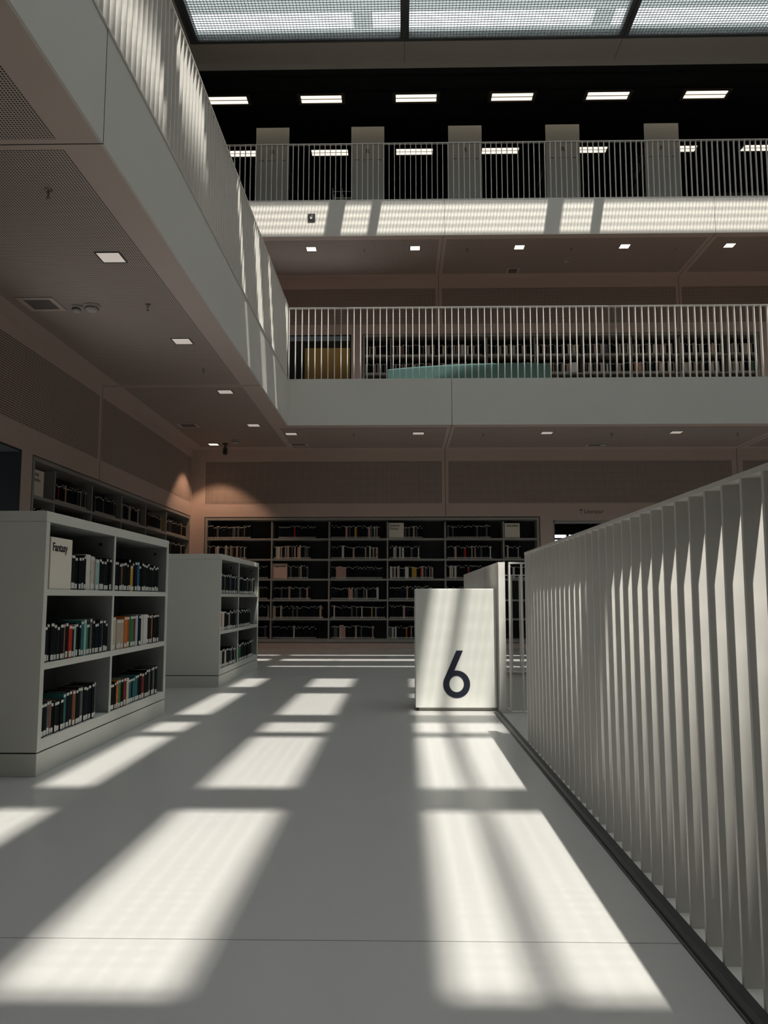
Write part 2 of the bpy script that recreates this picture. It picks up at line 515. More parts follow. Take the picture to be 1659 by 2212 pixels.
# ---------------------------------------------------------------- glass roof: frame, grid, panes
sky = empty('window_2', (0, 5, ZG))
struct(sky, 'glass roof with a fine metal grid')
fr = MB()
for x in (-4.36, 0.115, 4.72, 9.3, 14.05):
    fr.box(x-0.09, -6.2, ZG-0.01, x-0.006, GEDGE, ZG+0.16)
    fr.box(x+0.006, -6.2, ZG-0.01, x+0.09, GEDGE, ZG+0.16)
    fr.box(x-0.006, -6.2, ZG+0.03, x+0.006, GEDGE, ZG+0.16)
for y in (-6.2, GEDGE-0.08):
    fr.box(-4.4, y, ZG-0.012, 14.1, y+0.08, ZG+0.16)
fr.build('frame', 'roof_frame', sky)
gr = MB()
P = 0.068
x = -4.30
while x < 14.0:
    gr.box(x-0.004, -6.1, ZG+0.01, x+0.004, GEDGE-0.05, ZG+0.024)
    x += P
y = -6.1
while y < GEDGE-0.06:
    gr.box(-4.3, y-0.004, ZG+0.01, 14.0, y+0.004, ZG+0.024)
    y += P
gr.build('grid', 'grid_metal', sky)['kind'] = 'stuff'
for (a, b) in ((-4.27, 0.03), (0.205, 4.63), (4.81, 9.21), (9.39, 13.96)):
    MB().box(a, -6.1, ZG+0.07, b, GEDGE-0.06, ZG+0.078).build('pane', 'roof_glass', sky)

# deck added above the glass: opal sheet, bays shaped to throw the sun patches
def up(xr, yr, z):
    """roof bay that throws its light on the rectangle xr, yr at height z"""
    t = RD - z
    return (xr[0]-SUN.x*t, xr[1]-SUN.x*t, yr[0]-SUN.y*t, yr[1]-SUN.y*t)
bays = []
XB = [(-1.90, -1.585), (-1.0, -0.545), (0.12, 0.33), (0.41, 0.765), (2.2, 2.8), (3.6, 4.5)]
YBN = [(2.05, 3.74), (4.18, 5.66), (5.87, 6.30), (6.73, 8.20), (8.79, 9.70)]
for xb in XB:
    for yb in YBN:
        bays.append(up(xb, yb, 0))
bays.append(up((-3.0, -2.72), YBN[4], 0))
bays.append(up((-2.74, -2.66), YBN[3], 0))
for yb in ((11.36, 11.50), (12.42, 12.80), (13.55, 13.72)):
    for xb in ((-5.6, -1.0), (-0.98, 3.0), (3.05, 9.0)):
        bays.append(up(xb, yb, 0))
# slot that lights the first gallery railing and the sofa behind it
bays.append((-1.5, 13.0, 9.30, 9.72))
bays.append((1.1, 3.1, 9.91, 10.25))
# band on the top gallery edge
t = RD-8.8
for xb in ((-4.6, -1.52), (-1.17, 3.03), (3.35, 9.6), (9.8, 13.0)):
    bays.append((xb[0]-SUN.x*t, xb[1]-SUN.x*t, GY3-0.43*(RD-8.44), GY3-0.43*(RD-9.13)))
# daylight slit seen from below
for (a, b) in ((-6.0, -1.04), (-0.60, 4.35), (4.80, 14.5)):
    bays.append((a, b, 16.62, 17.13))
# rooflight bays near the back that the sun does not use
class FlatMB(MB):
    def box(s, x0, y0, z0, x1, y1, z1, mi=0):
        n = len(s.v)
        s.v += [(x0, y0, z0), (x0, y1, z0), (x1, y1, z0), (x1, y0, z0)]
        s.f.append((n, n+1, n+2, n+3)); s.mi.append(mi)
dk = sheet('xy', -12, 22, -12, 26, RD, RD, bays, FlatMB()).build('ceiling', 'opal_mask')
struct(dk, 'added opal deck above the glass grid, cut to shape the sun patches')
cv = MB().box(-12, 17.6, ZC3+0.11, 22, 26, ZC3+0.14)
struct(cv.build('trim_9', 'fascia_paint'), 'roof surface beyond the glass')

# ---------------------------------------------------------------- railings
FIN_T, FIN_D = 0.012, 0.056
def railing(name, label, group, segs, zb, h=1.24, curb=True, pitch=0.119, cat='railing'):
    """segs: (axis, start, end, fixed, side) - fins stand across the run; side = direction of their depth"""
    s0 = segs[0]
    base = (s0[3], s0[1], zb) if s0[0] == 'y' else (s0[1], s0[3], zb)
    r = empty(name, base)
    tag(r, label, cat, group)
    protos = {}
    hr = MB(); bp = MB()
    for ax, a, b, c, sd in segs:
        c0, c1 = (c, c+sd*FIN_D)
        lo, hi = min(c0, c1), max(c0, c1)
        if ax == 'y':
            hr.box(lo-0.002, a, zb+h, hi+0.001, b, zb+h+0.014)
            bp.box(lo, a, zb+0.001, hi+0.01, b, zb+0.010)
        else:
            hr.box(a, lo-0.002, zb+h, b, hi+0.002, zb+h+0.014)
            bp.box(a, lo, zb+0.001, b, hi, zb+0.010)
        n = int(round((b-a)/pitch))
        for i in range(n+1):
            u = a + FIN_T/2 + (b-a-FIN_T)*i/n
            key = (ax, sd)
            if ax == 'y': loc = (c, u, zb)
            else: loc = (u, c, zb)
            if key not in protos:
                m = MB()
                if ax == 'y': m.box(0, -FIN_T/2, 0.010, sd*FIN_D, FIN_T/2, h)
                else: m.box(-FIN_T/2, 0, 0.010, FIN_T/2, sd*FIN_D, h)
                o = m.build('fin', 'rail_paint')
                protos[key] = o
            else:
                o = protos[key].copy(); C.objects.link(o)
            o.parent = r
            o.location = Vector(loc)-r.location
    hr.build('handrail', 'rail_paint', r)
    bp.build('base_plate', 'rail_paint', r)
    return r
railing('railing', 'tall white finned railing on the right beside the camera', None, [('y', 0.30, 5.41, RX, 1)], 0.0)
railing('railing', 'white finned railing around the void behind the number sign box', None,
        [('y', 6.87, 10.62, RX, 1), ('x', RX+0.09, 2.9, 6.87, 1), ('x', RX+0.09, 2.9, 10.54, 1)], 0.0, pitch=0.107)
railing('railing', 'white finned railing above the left gallery edge, running away', None, [('y', 3.3, FY-0.10, FX, -1)], Z2, pitch=0.1075)
railing('railing', 'white finned railing on the first gallery facing the camera, bookshelves behind', None, [('x', FX, 7.6, FY, 1)], Z2, pitch=0.1105)
railing('railing', 'white finned railing on the sunlit top gallery edge', None, [('x', -3.7, 7.75, GY3, 1)], Z4, pitch=0.1125)

# dark steel edge along the floor beside the railing
dc = MB()
pts = [(0.783, 0.0), (0.786, 0.010), (0.800, 0.016), (0.828, 0.016), (0.829, 0.0)]
dc.poly_prism(pts, -0.5, 6.86, lambda u, v, w: (u, w, v))
dc.box(0.774, -0.5, 0.0, 0.780, 6.9, 0.002)
struct(dc.build('trim_10', 'curb_dark'), 'dark steel strip along the foot of the right railing')

# ---------------------------------------------------------------- number sign box
bx = empty('sign_box', (0.47, 7.2, 0))
tag(bx, 'white sign box with a large dark number 6 standing by the railing', 'sign')
MB().box(0.127, 6.96, 0.028, 0.813, 7.42, 1.03).build('body', 'sign_white', bx, bevel=0.004)
MB().box(0.155, 6.985, 0.0, 0.785, 7.40, 0.028).build('plinth', 'niche_frame', bx)
# the figure 6, built from a ring and a slanting stem
def fig6(ox, oz, s):
    # ox, oz = centre of the bowl; s = outer radius
    m = MB()
    fn = lambda u, v, w: (u, w, v)
    y0, y1 = 6.957, 6.9605
    n = 40
    ro, ri_x, ri_z = s, s*0.54, s*0.60
    iz = oz + s*0.02
    for i in range(n):
        a, b = 2*math.pi*i/n, 2*math.pi*(i+1)/n
        m.poly_prism([(ox+ro*math.cos(a), oz+ro*math.sin(a)), (ox+ro*math.cos(b), oz+ro*math.sin(b)),
                      (ox+ri_x*math.cos(b), iz+ri_z*math.sin(b)), (ox+ri_x*math.cos(a), iz+ri_z*math.sin(a))], y0, y1, fn)
    m.poly_prism([(ox, oz+2.46*s), (ox+0.48*s, oz+2.46*s), (ox-0.20*s, oz+0.92*s), (ox-0.5*s, oz+0.45*s), (ox-0.90*s, oz+0.42*s)][::-1], y0-0.0004, y1, fn)
    return m
fig6(0.4745, 0.2245, 0.1145).build('number', 'ink', bx)

# ---------------------------------------------------------------- books
BOOKC = {
 'black': (0.006, 0.007, 0.008), 'charcoal': (0.010, 0.013, 0.014), 'navy': (0.006, 0.011, 0.022),
 'grey': (0.09, 0.10, 0.10), 'white': (0.62, 0.60, 0.55), 'cream': (0.50, 0.45, 0.36), 'beige': (0.40, 0.33, 0.27),
 'red': (0.38, 0.035, 0.02), 'dark red': (0.17, 0.03, 0.03), 'orange': (0.48, 0.13, 0.03), 'yellow': (0.50, 0.30, 0.05),
 'green': (0.035, 0.17, 0.07), 'teal': (0.03, 0.13, 0.13), 'pale teal': (0.28, 0.42, 0.40), 'blue': (0.03, 0.12, 0.22),
 'pale blue': (0.35, 0.45, 0.52), 'brown': (0.20, 0.09, 0.05), 'pink': (0.50, 0.30, 0.25)}
def spine_mat(name, col):
    """cover board with thin worn streaks running up the spine"""
    m = bpy.data.materials.new('book_'+name.replace(' ', '_'))
    m.use_nodes = True
    nt = m.node_tree; N, L = nt.nodes, nt.links
    b = N['Principled BSDF']
    b.inputs['Roughness'].default_value = 0.8
    b.inputs['Specular IOR Level'].default_value = 0.06
    tc = N.new('ShaderNodeTexCoord')
    oi = N.new('ShaderNodeObjectInfo')
    mp = N.new('ShaderNodeMapping'); mp.inputs['Scale'].default_value = (1, 120, 16)
    n = N.new('ShaderNodeTexNoise'); n.inputs['Scale'].default_value = 1.0; n.inputs['Detail'].default_value = 3
    n.noise_dimensions = '4D'
    L.new(tc.outputs['Object'], mp.inputs[0]); L.new(mp.outputs[0], n.inputs['Vector'])
    mu = N.new('ShaderNodeMath'); mu.operation = 'MULTIPLY'; mu.inputs[1].default_value = 50
    L.new(oi.outputs['Random'], mu.inputs[0]); L.new(mu.outputs[0], n.inputs['W'])
    cr = N.new('ShaderNodeValToRGB')
    cr.color_ramp.elements[0].position = 0.62
    cr.color_ramp.elements[1].position = 0.74
    light = sum(col) > 0.8
    k = 0.25 if light else 1.0
    acc = tuple(c*k for c in col) if light else tuple(min(1, c*2.5+0.03) for c in col)
    cr.color_ramp.elements[0].color = (*col, 1)
    cr.color_ramp.elements[1].color = (*acc, 1)
    L.new(n.outputs['Fac'], cr.inputs[0]); L.new(cr.outputs[0], b.inputs['Base Color'])
    MAT['book_'+name] = m
for k_, c_ in BOOKC.items():
    spine_mat(k_, c_)
CN = list(BOOKC)

BOOK_COUNT = [0]
def near_book(face_x, y, w, z, h, d, colr, label, group, lean=0.0, tags=True):
    """a real book: cover boards and spine, a page block, two small tags; spine faces +X"""
    m = MB()
    t = 0.0022
    m.box(0, 0.0004, 0, -t, w-0.0004, h)               # spine
    m.box(-t, 0.0004, 0, -d, t, h)                     # boards
    m.box(-t, w-t, 0, -d, w-0.0004, h)
    o = m.build('book', 'book_'+colr)
    o.location = (face_x, y, z+0.0012)
    o.rotation_euler = (lean, 0, 0)
    tag(o, label, 'book', group)
    def child(mb, nm, mt):
        c = mb.build(nm, mt); c.parent = o; return c
    child(MB().box(-t, t, 0.002, -d+0.004, w-t, h-0.004), 'page_block', 'paper')
    if tags:
        k = max(0.006, w*0.72)
        a = (w-k)/2
        hb = random.choice((0.028, 0.030, 0.036))
        child(MB().box(0.0006, a, 0.006, -0.001, a+k, 0.006+hb), 'spine_label', 'spine_tag')
        child(MB().box(0.0006, a, h-0.022, -0.001, a+k, h-0.006), 'spine_label', 'spine_tag')
    BOOK_COUNT[0] += 1
    return o
ORD = lambda n: '%d%s' % (n, 'th' if 10 <= n % 100 <= 20 else {1: 'st', 2: 'nd', 3: 'rd'}.get(n % 10, 'th'))
def row(face, y0, y1, z, spec, case, shelf, bay, hbase=0.205, hvar=0.015, wide=1.0):
    n = len(spec)
    ws = []
    for s in spec:
        w = random.uniform(0.024, 0.044)
        if isinstance(s, tuple): w *= s[1]
        ws.append(w)
    k = (y1-y0)/sum(ws)
    y = y0
    for i, s in enumerate(spec):
        c = s[0] if isinstance(s, tuple) else s
        h = (s[2] if isinstance(s, tuple) and len(s) > 2 else hbase + random.uniform(-hvar, hvar))
        w = ws[i]*k
        near_book(face-random.uniform(0.0, 0.008), y, w-0.0006, z, h, random.uniform(0.13, 0.155), c,
                  '%s book, %s from left on the %s shelf, %s bay, %s' % (c, ORD(i+1), shelf, bay, case),
                  'books on the ' + case)
        y += w
B, K, NV = 'black', 'charcoal', 'navy'

# ---------------------------------------------------------------- freestanding bookcases
def bookcase(y0, y1, ydiv, label):
    xf, xb = -1.95, -2.72
    H = 1.43
    r = empty('bookcase', ((xf+xb)/2, (y0+y1)/2, 0))
    tag(r, label, 'bookcase', 'freestanding white bookcases')
    MB().box(xb, y0, 1.372, xf, y1, H).build('top_panel', 'shelf_white', r, bevel=0.002)
    MB().box(xb, y0, 0.126, xf, y0+0.046, 1.3705).build('side_panel', 'shelf_white', r)
    MB().box(xb, y1-0.05, 0.126, xf, y1, 1.3705).build('side_panel', 'shelf_white', r)
    MB().box(xb+0.01, y0+0.01, 0.118, xf-0.012, y1-0.01, 0.126).build('shadow_gap', 'gap_dark', r)
    MB().box(xb, y0, 0.0, xf, y1, 0.118).build('plinth', 'shelf_white', r, bevel=0.002)
    MB().box((xf+xb)/2-0.01, y0+0.046, 0.126, (xf+xb)/2+0.01, y1-0.05, 1.3705).build('back_panel', 'shelf_back_shade', r)
    for (za, zb) in ((0.126, 0.187), (0.560, 0.595), (0.965, 1.0)):
        MB().box((xf+xb)/2+0.01, y0+0.046, za, xf-0.001, y1-0.05, zb).build('shelf', 'shelf_white', r)
        MB().box(xb+0.001, y0+0.046, za, (xf+xb)/2-0.01, y1-0.05, zb).build('shelf', 'shelf_white', r)
    for (za, zb) in ((0.187, 0.560), (0.595, 0.965), (1.0, 1.3705)):
        MB().box((xf+xb)/2+0.01, ydiv-0.013, za, xf-0.008, ydiv+0.013, zb, 1).box(xf-0.008, ydiv-0.013, za, xf-0.003, ydiv+0.013, zb).build('divider', ['shelf_white', 'shelf_shade'], r)  # body darkened as interior shade, front edge left white
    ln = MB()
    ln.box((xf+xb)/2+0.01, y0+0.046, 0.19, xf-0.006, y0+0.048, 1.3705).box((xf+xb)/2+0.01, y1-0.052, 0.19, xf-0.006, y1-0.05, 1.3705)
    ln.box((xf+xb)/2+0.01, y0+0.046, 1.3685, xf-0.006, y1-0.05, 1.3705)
    ln.build('lining', 'shelf_shade', r)  # thin dark sheets added on the inner faces as painted shade
    # round peg holes on the inner side
    for yy in (ydiv-0.0135, y1-0.0525):
        MB().lathe([(0.0, -0.001), (0.012, -0.001), (0.012, 0.0)], (xf-0.10, yy, 1.315), 14, axis='y').build('peg_hole', 'gap_dark', r)
    return r
c1 = bookcase(4.39, 6.75, 5.48, 'near white bookcase with the Fantasy placard, left side of the floor')
c2 = bookcase(8.74, 11.10, 9.76, 'farther white bookcase behind the Fantasy one, half hidden')
FX1 = -1.965
cs = 'Fantasy bookcase'
row(FX1, 4.787, 5.462, 1.0, [(K, 1.2), B, B, B, (B, 1.1), ('white', 1.0, 0.222), ('white', 0.9, 0.222), ('cream', 1, 0.215), ('pink', 0.7, 0.212),
     ('pale teal', 1.3, 0.200), B, B, K, B, B], cs, 'top', 'left', 0.205)
row(FX1, 5.53, 6.545, 1.0, [B, B, K, ('brown', 0.8), B, B, B, ('black', 1, 0.23), ('yellow', 1.1, 0.185), B, (NV, 1), ('blue', 1.2), B, B, K, B, B, B, K, B, B, B], cs, 'top', 'right')
row(FX1, 4.445, 5.44, 0.595, [(K, 1.2), (B, 1.2), B, B, K, (B, 1.3), ('brown', .8), (B, 1), ('red', 1.1), (B, 1), ('pale teal', .8, .195), K, (B, 1), ('teal', 1.2, .215),
     ('pale teal', 1, .22), ('green', .8), B, ('grey', 1, .225), B, B, NV, ('navy', 1.1), ('grey', .7), B, (B, 1.0, .19)], cs, 'middle', 'left', 0.205)
row(FX1, 5.50, 6.60, 0.595, [('cream', 2.2, .222), ('beige', 1, .205), ('beige', 1, .205), ('beige', 1, .205), ('orange', 1, .222), ('brown', 1, .222), ('green', 1.1, .225),
     ('dark red', 1.2, .225), ('pale blue', 1, .225), ('navy', 1, .225), ('white', 1, .228), ('white', 1, .228), ('white', 1, .228), (B, 1, .225), K, ('orange', .6, .225), B, (B, 1.1, .225), (B, 1, .225)],
     cs, 'middle', 'right', 0.222, 0.004)
row(FX1, 4.445, 5.27, 0.187, [(B, 1.3, .185), (K, 1, .185), ('grey', .7, .19), ('brown', .8, .19), (B, 1, .175), (K, 1, .175), (B, 1, .175), (B, 1, .18), ('teal', 1, .205),
     (B, 1, .21), K, ('brown', 1, .21), (B, 1, .21), K, ('grey', 1, .215), (B, 1, .215), NV, B, (B, 1, .22), ('grey', .8, .225)], cs, 'bottom', 'left', 0.212, .006)
row(FX1, 5.51, 6.57, 0.187, [(B, 1.8, .178), (B, .6, .186), ('orange', 1.0, .192), ('green', 1.2, .195), (B, 1, .195), ('dark red', 1, .196), ('cream', .7, .19), ('teal', 1, .176), (NV, 1, .178),
     ('teal', 1, .178), ('teal', 1, .190), K, B, ('dark red', 1, .19), B, (B, 1, .21), ('grey', .8, .21), (B, 1, .215), ('grey', 1, .218), (B, 1, .22)], cs, 'bottom', 'right', 0.205)
cs = 'second bookcase'
def rnd(n, extra=()):
    base = [random.choice([B, B, B, B, K, K, NV, 'grey']) for _ in range(n)]
    for i, c in extra: base[i] = c
    return base
row(FX1, 8.80, 9.74, 1.0, rnd(17, ((4, 'grey'), (9, 'grey'), (14, 'grey'))), cs, 'top', 'left', .21)
row(FX1, 9.86, 10.86, 1.0, rnd(14, ((10, 'grey'), (12, ('cream', 1, .21)))), cs, 'top', 'right', .205)
row(FX1, 8.80, 9.74, 0.595, rnd(14, ((0, B), (1, ('pink', 1.3)), (2, ('white', 1.5)), (7, 'beige'))), cs, 'middle', 'left', .205)
row(FX1, 9.78, 10.60, 0.595, rnd(15), cs, 'middle', 'right', .205)
row(FX1, 8.80, 9.72, 0.187, rnd(16, ((0, 'brown'), (2, 'white'), (5, 'cream'), (14, 'white'))), cs, 'bottom', 'left', .19)
row(FX1, 9.78, 10.85, 0.187, rnd(15, ((2, ('green', 1.4)), (13, 'grey'), (14, 'grey'))), cs, 'bottom', 'right', .205)

def placard(loc, w, h, facing, lines, label, material='placard', size=0.05, bold=0.0):
    """square category block standing on a shelf; facing 'x' looks to +X, 'y' looks to -Y"""
    o = empty('placard', loc)
    tag(o, label, 'sign', None)
    if facing == 'x':
        MB().box(loc[0]-0.02, loc[1], loc[2]+0.001, loc[0], loc[1]+w, loc[2]+h).build('board', material, o, bevel=0.002)
        text_obj('lettering', lines, size, (loc[0]+0.001, loc[1]+0.02, loc[2]+h-size*1.15), (math.pi/2, 0, math.pi/2), 'ink', o, bold=bold)
    else:
        MB().box(loc[0], loc[1], loc[2]+0.001, loc[0]+w, loc[1]+0.02, loc[2]+h).build('board', material, o, bevel=0.002)
        text_obj('lettering', lines, size, (loc[0]+0.02, loc[1]-0.001, loc[2]+h-size*1.15), (math.pi/2, 0, 0), 'ink', o, bold=bold)
    return o
placard((-1.962, 4.485, 1.0), 0.295, 0.295, 'x', 'Fantasy', 'cream placard lettered Fantasy on the top shelf of the near bookcase', size=0.068, bold=0.0012)

# ---------------------------------------------------------------- built-in bookcases
def niche(name, label, plane, u0, u1, z0, z1, w, depth, divs, shelves, frame=0.045, bottom=0.07, edge='niche_frame'):
    """plane 'y': face looks to -Y at y=w ; plane 'x': face looks to +X at x=w"""
    def B_(mb, a, b, c, d, p, q):      # u range, z range, depth range into the wall
        if plane == 'y': mb.box(a, w+p, c, b, w+q, d)
        else: mb.box(w-q, a, c, w-p, b, d)
        return mb
    o = empty(name, ((u0+u1)/2, w, z0) if plane == 'y' else (w, (u0+u1)/2, z0))
    tag(o, label, 'bookcase')
    m = MB()
    g = 0.008
    B_(m, u0+g, u0+g+frame, z0+g, z1-g, -0.002, depth); B_(m, u1-g-frame, u1-g, z0+g, z1-g, -0.002, depth)
    B_(m, u0+g+frame, u1-g-frame, z1-g-frame, z1-g, -0.002, depth); B_(m, u0+g+frame, u1-g-frame, z0+g, z0+bottom, -0.002, depth)
    m.build('frame', edge, o)
    B_(MB(), u0, u1, z0, z1, depth, depth+0.02).build('back_panel', 'niche_dark', o)  # near-black colour stands for the unlit depth of the niche
    for s in shelves:
        B_(MB(), u0+g+frame, u1-g-frame, s-0.035, s, 0.001, depth).build('shelf', edge, o)
    zs = [z0+bottom] + list(shelves)[::-1] + [z1-g-frame]
    for dv in divs:
        m = MB()
        for a, b in zip(zs[:-1], zs[1:]):
            B_(m, dv-0.014, dv+0.014, a, b-0.035, 0.004, depth-0.002)
        m.build('divider', edge, o)
    return o
BSH = [2.098, 1.703, 1.321, 0.924, 0.563]
BD = [-2.485, -1.373, -0.247, 0.866, 1.986]
niche('built_in_bookcase', 'long built-in bookcase across the back wall, six shelves high', 'y', -3.79, 2.68, 0.105, 2.505, BW, 0.34, BD, BSH)
LD = [9.30, 10.453, 11.581, 12.712, 13.837]
niche('built_in_bookcase', 'built-in bookcase in the left wall behind the freestanding ones', 'x', 8.70, 15.39, 0.105, 2.52, LW, 0.34, LD, [2.085]+BSH[1:], edge='niche_frame')
GD = [-0.21+1.113*i for i in range(8)]
GSH = [6.56, 6.13, 5.70, 5.27, 4.90]
niche('built_in_bookcase', 'built-in bookcase behind the first gallery railing', 'y', -0.87, 8.29, Z2+0.105, 7.06, W2Y, 0.34, GD, GSH)

placard((-0.222, BW+0.03, 2.098), 0.29, 0.30, 'y', 'Science\nFiction', 'placard lettered Science Fiction on the top shelf of the back wall', size=0.062, bold=0.001)
placard((2.012, BW+0.03, 2.098), 0.29, 0.29, 'y', ' Aktuelles', 'placard lettered Aktuelles at the right end of the back wall top shelf', size=0.058, bold=0.001)
placard((-2.465, BW+0.03, 1.321), 0.285, 0.29, 'y', 'Regionales', 'pinkish placard lettered Regionales on the third shelf of the back wall', 'placard_pink', size=0.056, bold=0.001)
placard((LW-0.03, 8.765, 2.085), 0.295, 0.30, 'x', 'Krimi\nThriller', 'dim placard lettered Krimi Thriller at the left end of the left wall bookcase', size=0.062)

# books in the back wall: the ones seen best are single books, all the others one mass
FARCOL = ['black', 'charcoal', 'navy', 'grey', 'white', 'cream', 'beige', 'red', 'orange', 'yellow', 'green', 'pink']
FM = ['book_'+c for c in FARCOL] + ['spine_tag', 'paper']
rest = MB()
PROTO = {}
def far_box(mb, plane, u, w, z, h, wv, ci, origin=(0, 0, 0)):
    d = 0.14
    z += 0.0012; h -= 0.0012
    ox, oy, oz = origin
    k = w*0.66
    if plane == 'y':
        mb.box(u-ox, wv-oy, z-oz, u+w-ox, wv+d-oy, z+h-oz, ci)
        a = u+(w-k)/2
        mb.box(a-ox, wv-0.0015-oy, z+0.006-oz, a+k-ox, wv-oy, z+0.030-oz, 12)
        mb.box(a-ox, wv-0.0015-oy, z+h-0.020-oz, a+k-ox, wv-oy, z+h-0.006-oz, 12)
    else:
        mb.box(wv-d-ox, u-oy, z-oz, wv-ox, u+w-oy, z+h-oz, ci)
        a = u+(w-k)/2
        mb.box(wv-ox, a-oy, z+0.006-oz, wv+0.0015-ox, a+k-oy, z+0.030-oz, 12)
        mb.box(wv-ox, a-oy, z+h-0.020-oz, wv+0.0015-ox, a+k-oy, z+h-0.006-oz, 12)
def pick(p_light):
    r = random.random()
    if r < p_light: return random.choice([3, 4, 5, 6, 3, 11])
    if r < p_light+0.014: return random.choice([7, 8, 9, 10])
    return random.choice([0, 0, 0, 1, 2])
def fill(plane, u0, u1, z, wv, p_light, single=None, hb=0.235, forced=(), label=''):
    u = u0; i = 0
    hb0 = hb + random.uniform(-0.012, 0.012)
    while u < u1-0.012:
        w = random.uniform(0.020, 0.042)
        if u+w > u1: break
        h = hb0 + random.uniform(-0.022, 0.022)
        ci = pick(p_light)
        for (a, b, c, ww) in forced:
            if a <= u < b: ci, w = c, ww
        if single and BOOK_COUNT[0] < 300 and w > 0.0:
            m = MB()
            far_box(m, plane, u, w-0.001, z, h, wv, ci, (u, wv, z))
            o = m.build('book', FM)
            o.location = (u, wv, z)
            tag(o, '%s book, %s from left on the %s' % (FARCOL[ci], ORD(i+1), single), 'book', 'books in the back wall bookcase')
            BOOK_COUNT[0] += 1
        else:
            far_box(rest, plane, u, w-0.001, z, h, wv, ci)
        u += w; i += 1
bx_ = [(-3.735, -2.50), (-2.47, -1.388), (-1.357, -0.262), (-0.232, 0.851), (0.881, 1.971), (2.001, 2.62)]
rows_ = [2.098, 1.703, 1.321, 0.924, 0.563, 0.178]
fills = {  # (row, bay): (start fraction, end fraction, share of pale books)
 (0,0):(0,.68,.25),(0,1):(.1,.80,.08),(0,2):(.02,.90,.25),(0,3):(.27,.62,.15),(0,4):(.02,.82,.20),(0,5):None,
 (1,0):(0,.65,.3),(1,1):(.02,.7,.45),(1,2):(.02,.85,.12),(1,3):(.02,.60,.15),(1,4):(.02,.82,.08),(1,5):(.02,.52,.2),
 (2,0):(0,.95,.1),(2,1):(.28,.66,.2),(2,2):(.02,.95,.10),(2,3):(.03,.80,.2),(2,4):(.0,.9,.05),(2,5):(.1,.8,.1),
 (3,0):(0,.95,.1),(3,1):(.02,.72,.2),(3,2):(.02,.88,.2),(3,3):(.02,.80,.15),(3,4):(.0,.5,.1),(3,5):None,
 (4,0):(0,.95,.1),(4,1):(.02,.93,.15),(4,2):(.02,.98,.2),(4,3):(.02,.9,.2),(4,4):(0,.6,.1),(4,5):None,
 (5,0):(0,.95,.1),(5,1):(.02,.80,.15),(5,2):(.02,.80,.2),(5,3):(.0,.6,.2),(5,4):None,(5,5):None}
FORCE = {(2,2): ((-1.25, -1.05, 11, 0.028),), (2,3): ((-0.14, -0.10, 5, 0.03), (0.19, 0.30, 9, 0.03)),
         (3,2): ((-1.02, -0.93, 11, 0.028),)}
SH = ['top', 'second', 'third', 'fourth', 'fifth', 'bottom']
BN = ['first', 'second', 'third', 'fourth', 'fifth', 'sixth']
for (r_, b_) in sorted(fills):
    f_ = fills[(r_, b_)]
    if not f_: continue
    a, b = bx_[b_]
    if b_ == 0 and r_ >= 2: a = -2.9
    fill('y', a+(b-a)*f_[0], a+(b-a)*f_[1], rows_[r_], BW+0.035, f_[2],
         '%s shelf, %s bay, back wall' % (SH[r_], BN[b_]), forced=FORCE.get((r_, b_), ()))
# left wall
lb = [(8.76, 9.285), (9.315, 10.438), (10.468, 11.566), (11.596, 12.697), (12.727, 13.822), (13.852, 15.33)]
for i, (a, b) in enumerate(lb):
    if i: fill('x', a+(b-a)*random.uniform(.05, .15), a+(b-a)*random.uniform(.75, .95), 2.085, LW-0.035, 0.12)
    fill('x', a+0.02, a+(b-a)*random.uniform(.8, .97), 1.703, LW-0.035, 0.12)
    fill('x', a+0.02, a+(b-a)*random.uniform(.8, .97), 1.321, LW-0.035, 0.12)
# first gallery
ge = [-0.82]+GD+[8.24]
for a, b in zip(ge[:-1], ge[1:]):
    for z in GSH:
        fill('y', a+0.02, a+(b-a)*random.uniform(.8, .98), z, W2Y+0.035, 0.42, hb=0.24)
tag(rest.build('books', FM), 'remaining rows of library books in the wall shelves', 'books', kind='stuff')
wt = MB().box(3.92, W2Y-0.02, 6.132, 4.08, W2Y+0.02, 6.36)  # plain white block put in for a small pale spot on the shelf
tag(wt.build('white_block', 'sign_white'), 'small plain white block on the gallery bookshelf', 'card')

# ---------------------------------------------------------------- teal bench on the first gallery
so_ = empty('sofa', (1.2, 14.0, Z2))
tag(so_, 'long curved teal sofa behind the first gallery railing', 'sofa')
def curved(m, r0, r1, z0, z1, n=28, x0=-0.22, x1=2.62):
    # gentle arc
    n0 = len(m.v)
    for i in range(n+1):
        u = i/n
        xx = x0+(x1-x0)*u
        yy = 13.72+0.15*(2*u-1.5)**2
        for rr, zz in ((r0, z0), (r1, z0), (r1, z1-0.03), (r1-0.04, z1), (r0+0.04, z1), (r0, z1-0.03)):
            m.v.append((xx, yy+rr, zz))
    for i in range(n):
        for k in range(6):
            a = n0+i*6+k; b = n0+i*6+(k+1) % 6
            m.f.append((a, b, b+6, a+6)); m.mi.append(0)
    m.f.append(tuple(n0+k for k in range(6))); m.mi.append(0)
    m.f.append(tuple(n0+n*6+k for k in range(6))[::-1]); m.mi.append(0)
    return m
curved(MB(), 0.0, 0.22, Z2+0.002, Z2+0.43).build('backrest', 'sofa_teal', so_)
curved(MB(), 0.22, 0.85, Z2+0.002, Z2+0.30).build('seat', 'sofa_teal', so_)

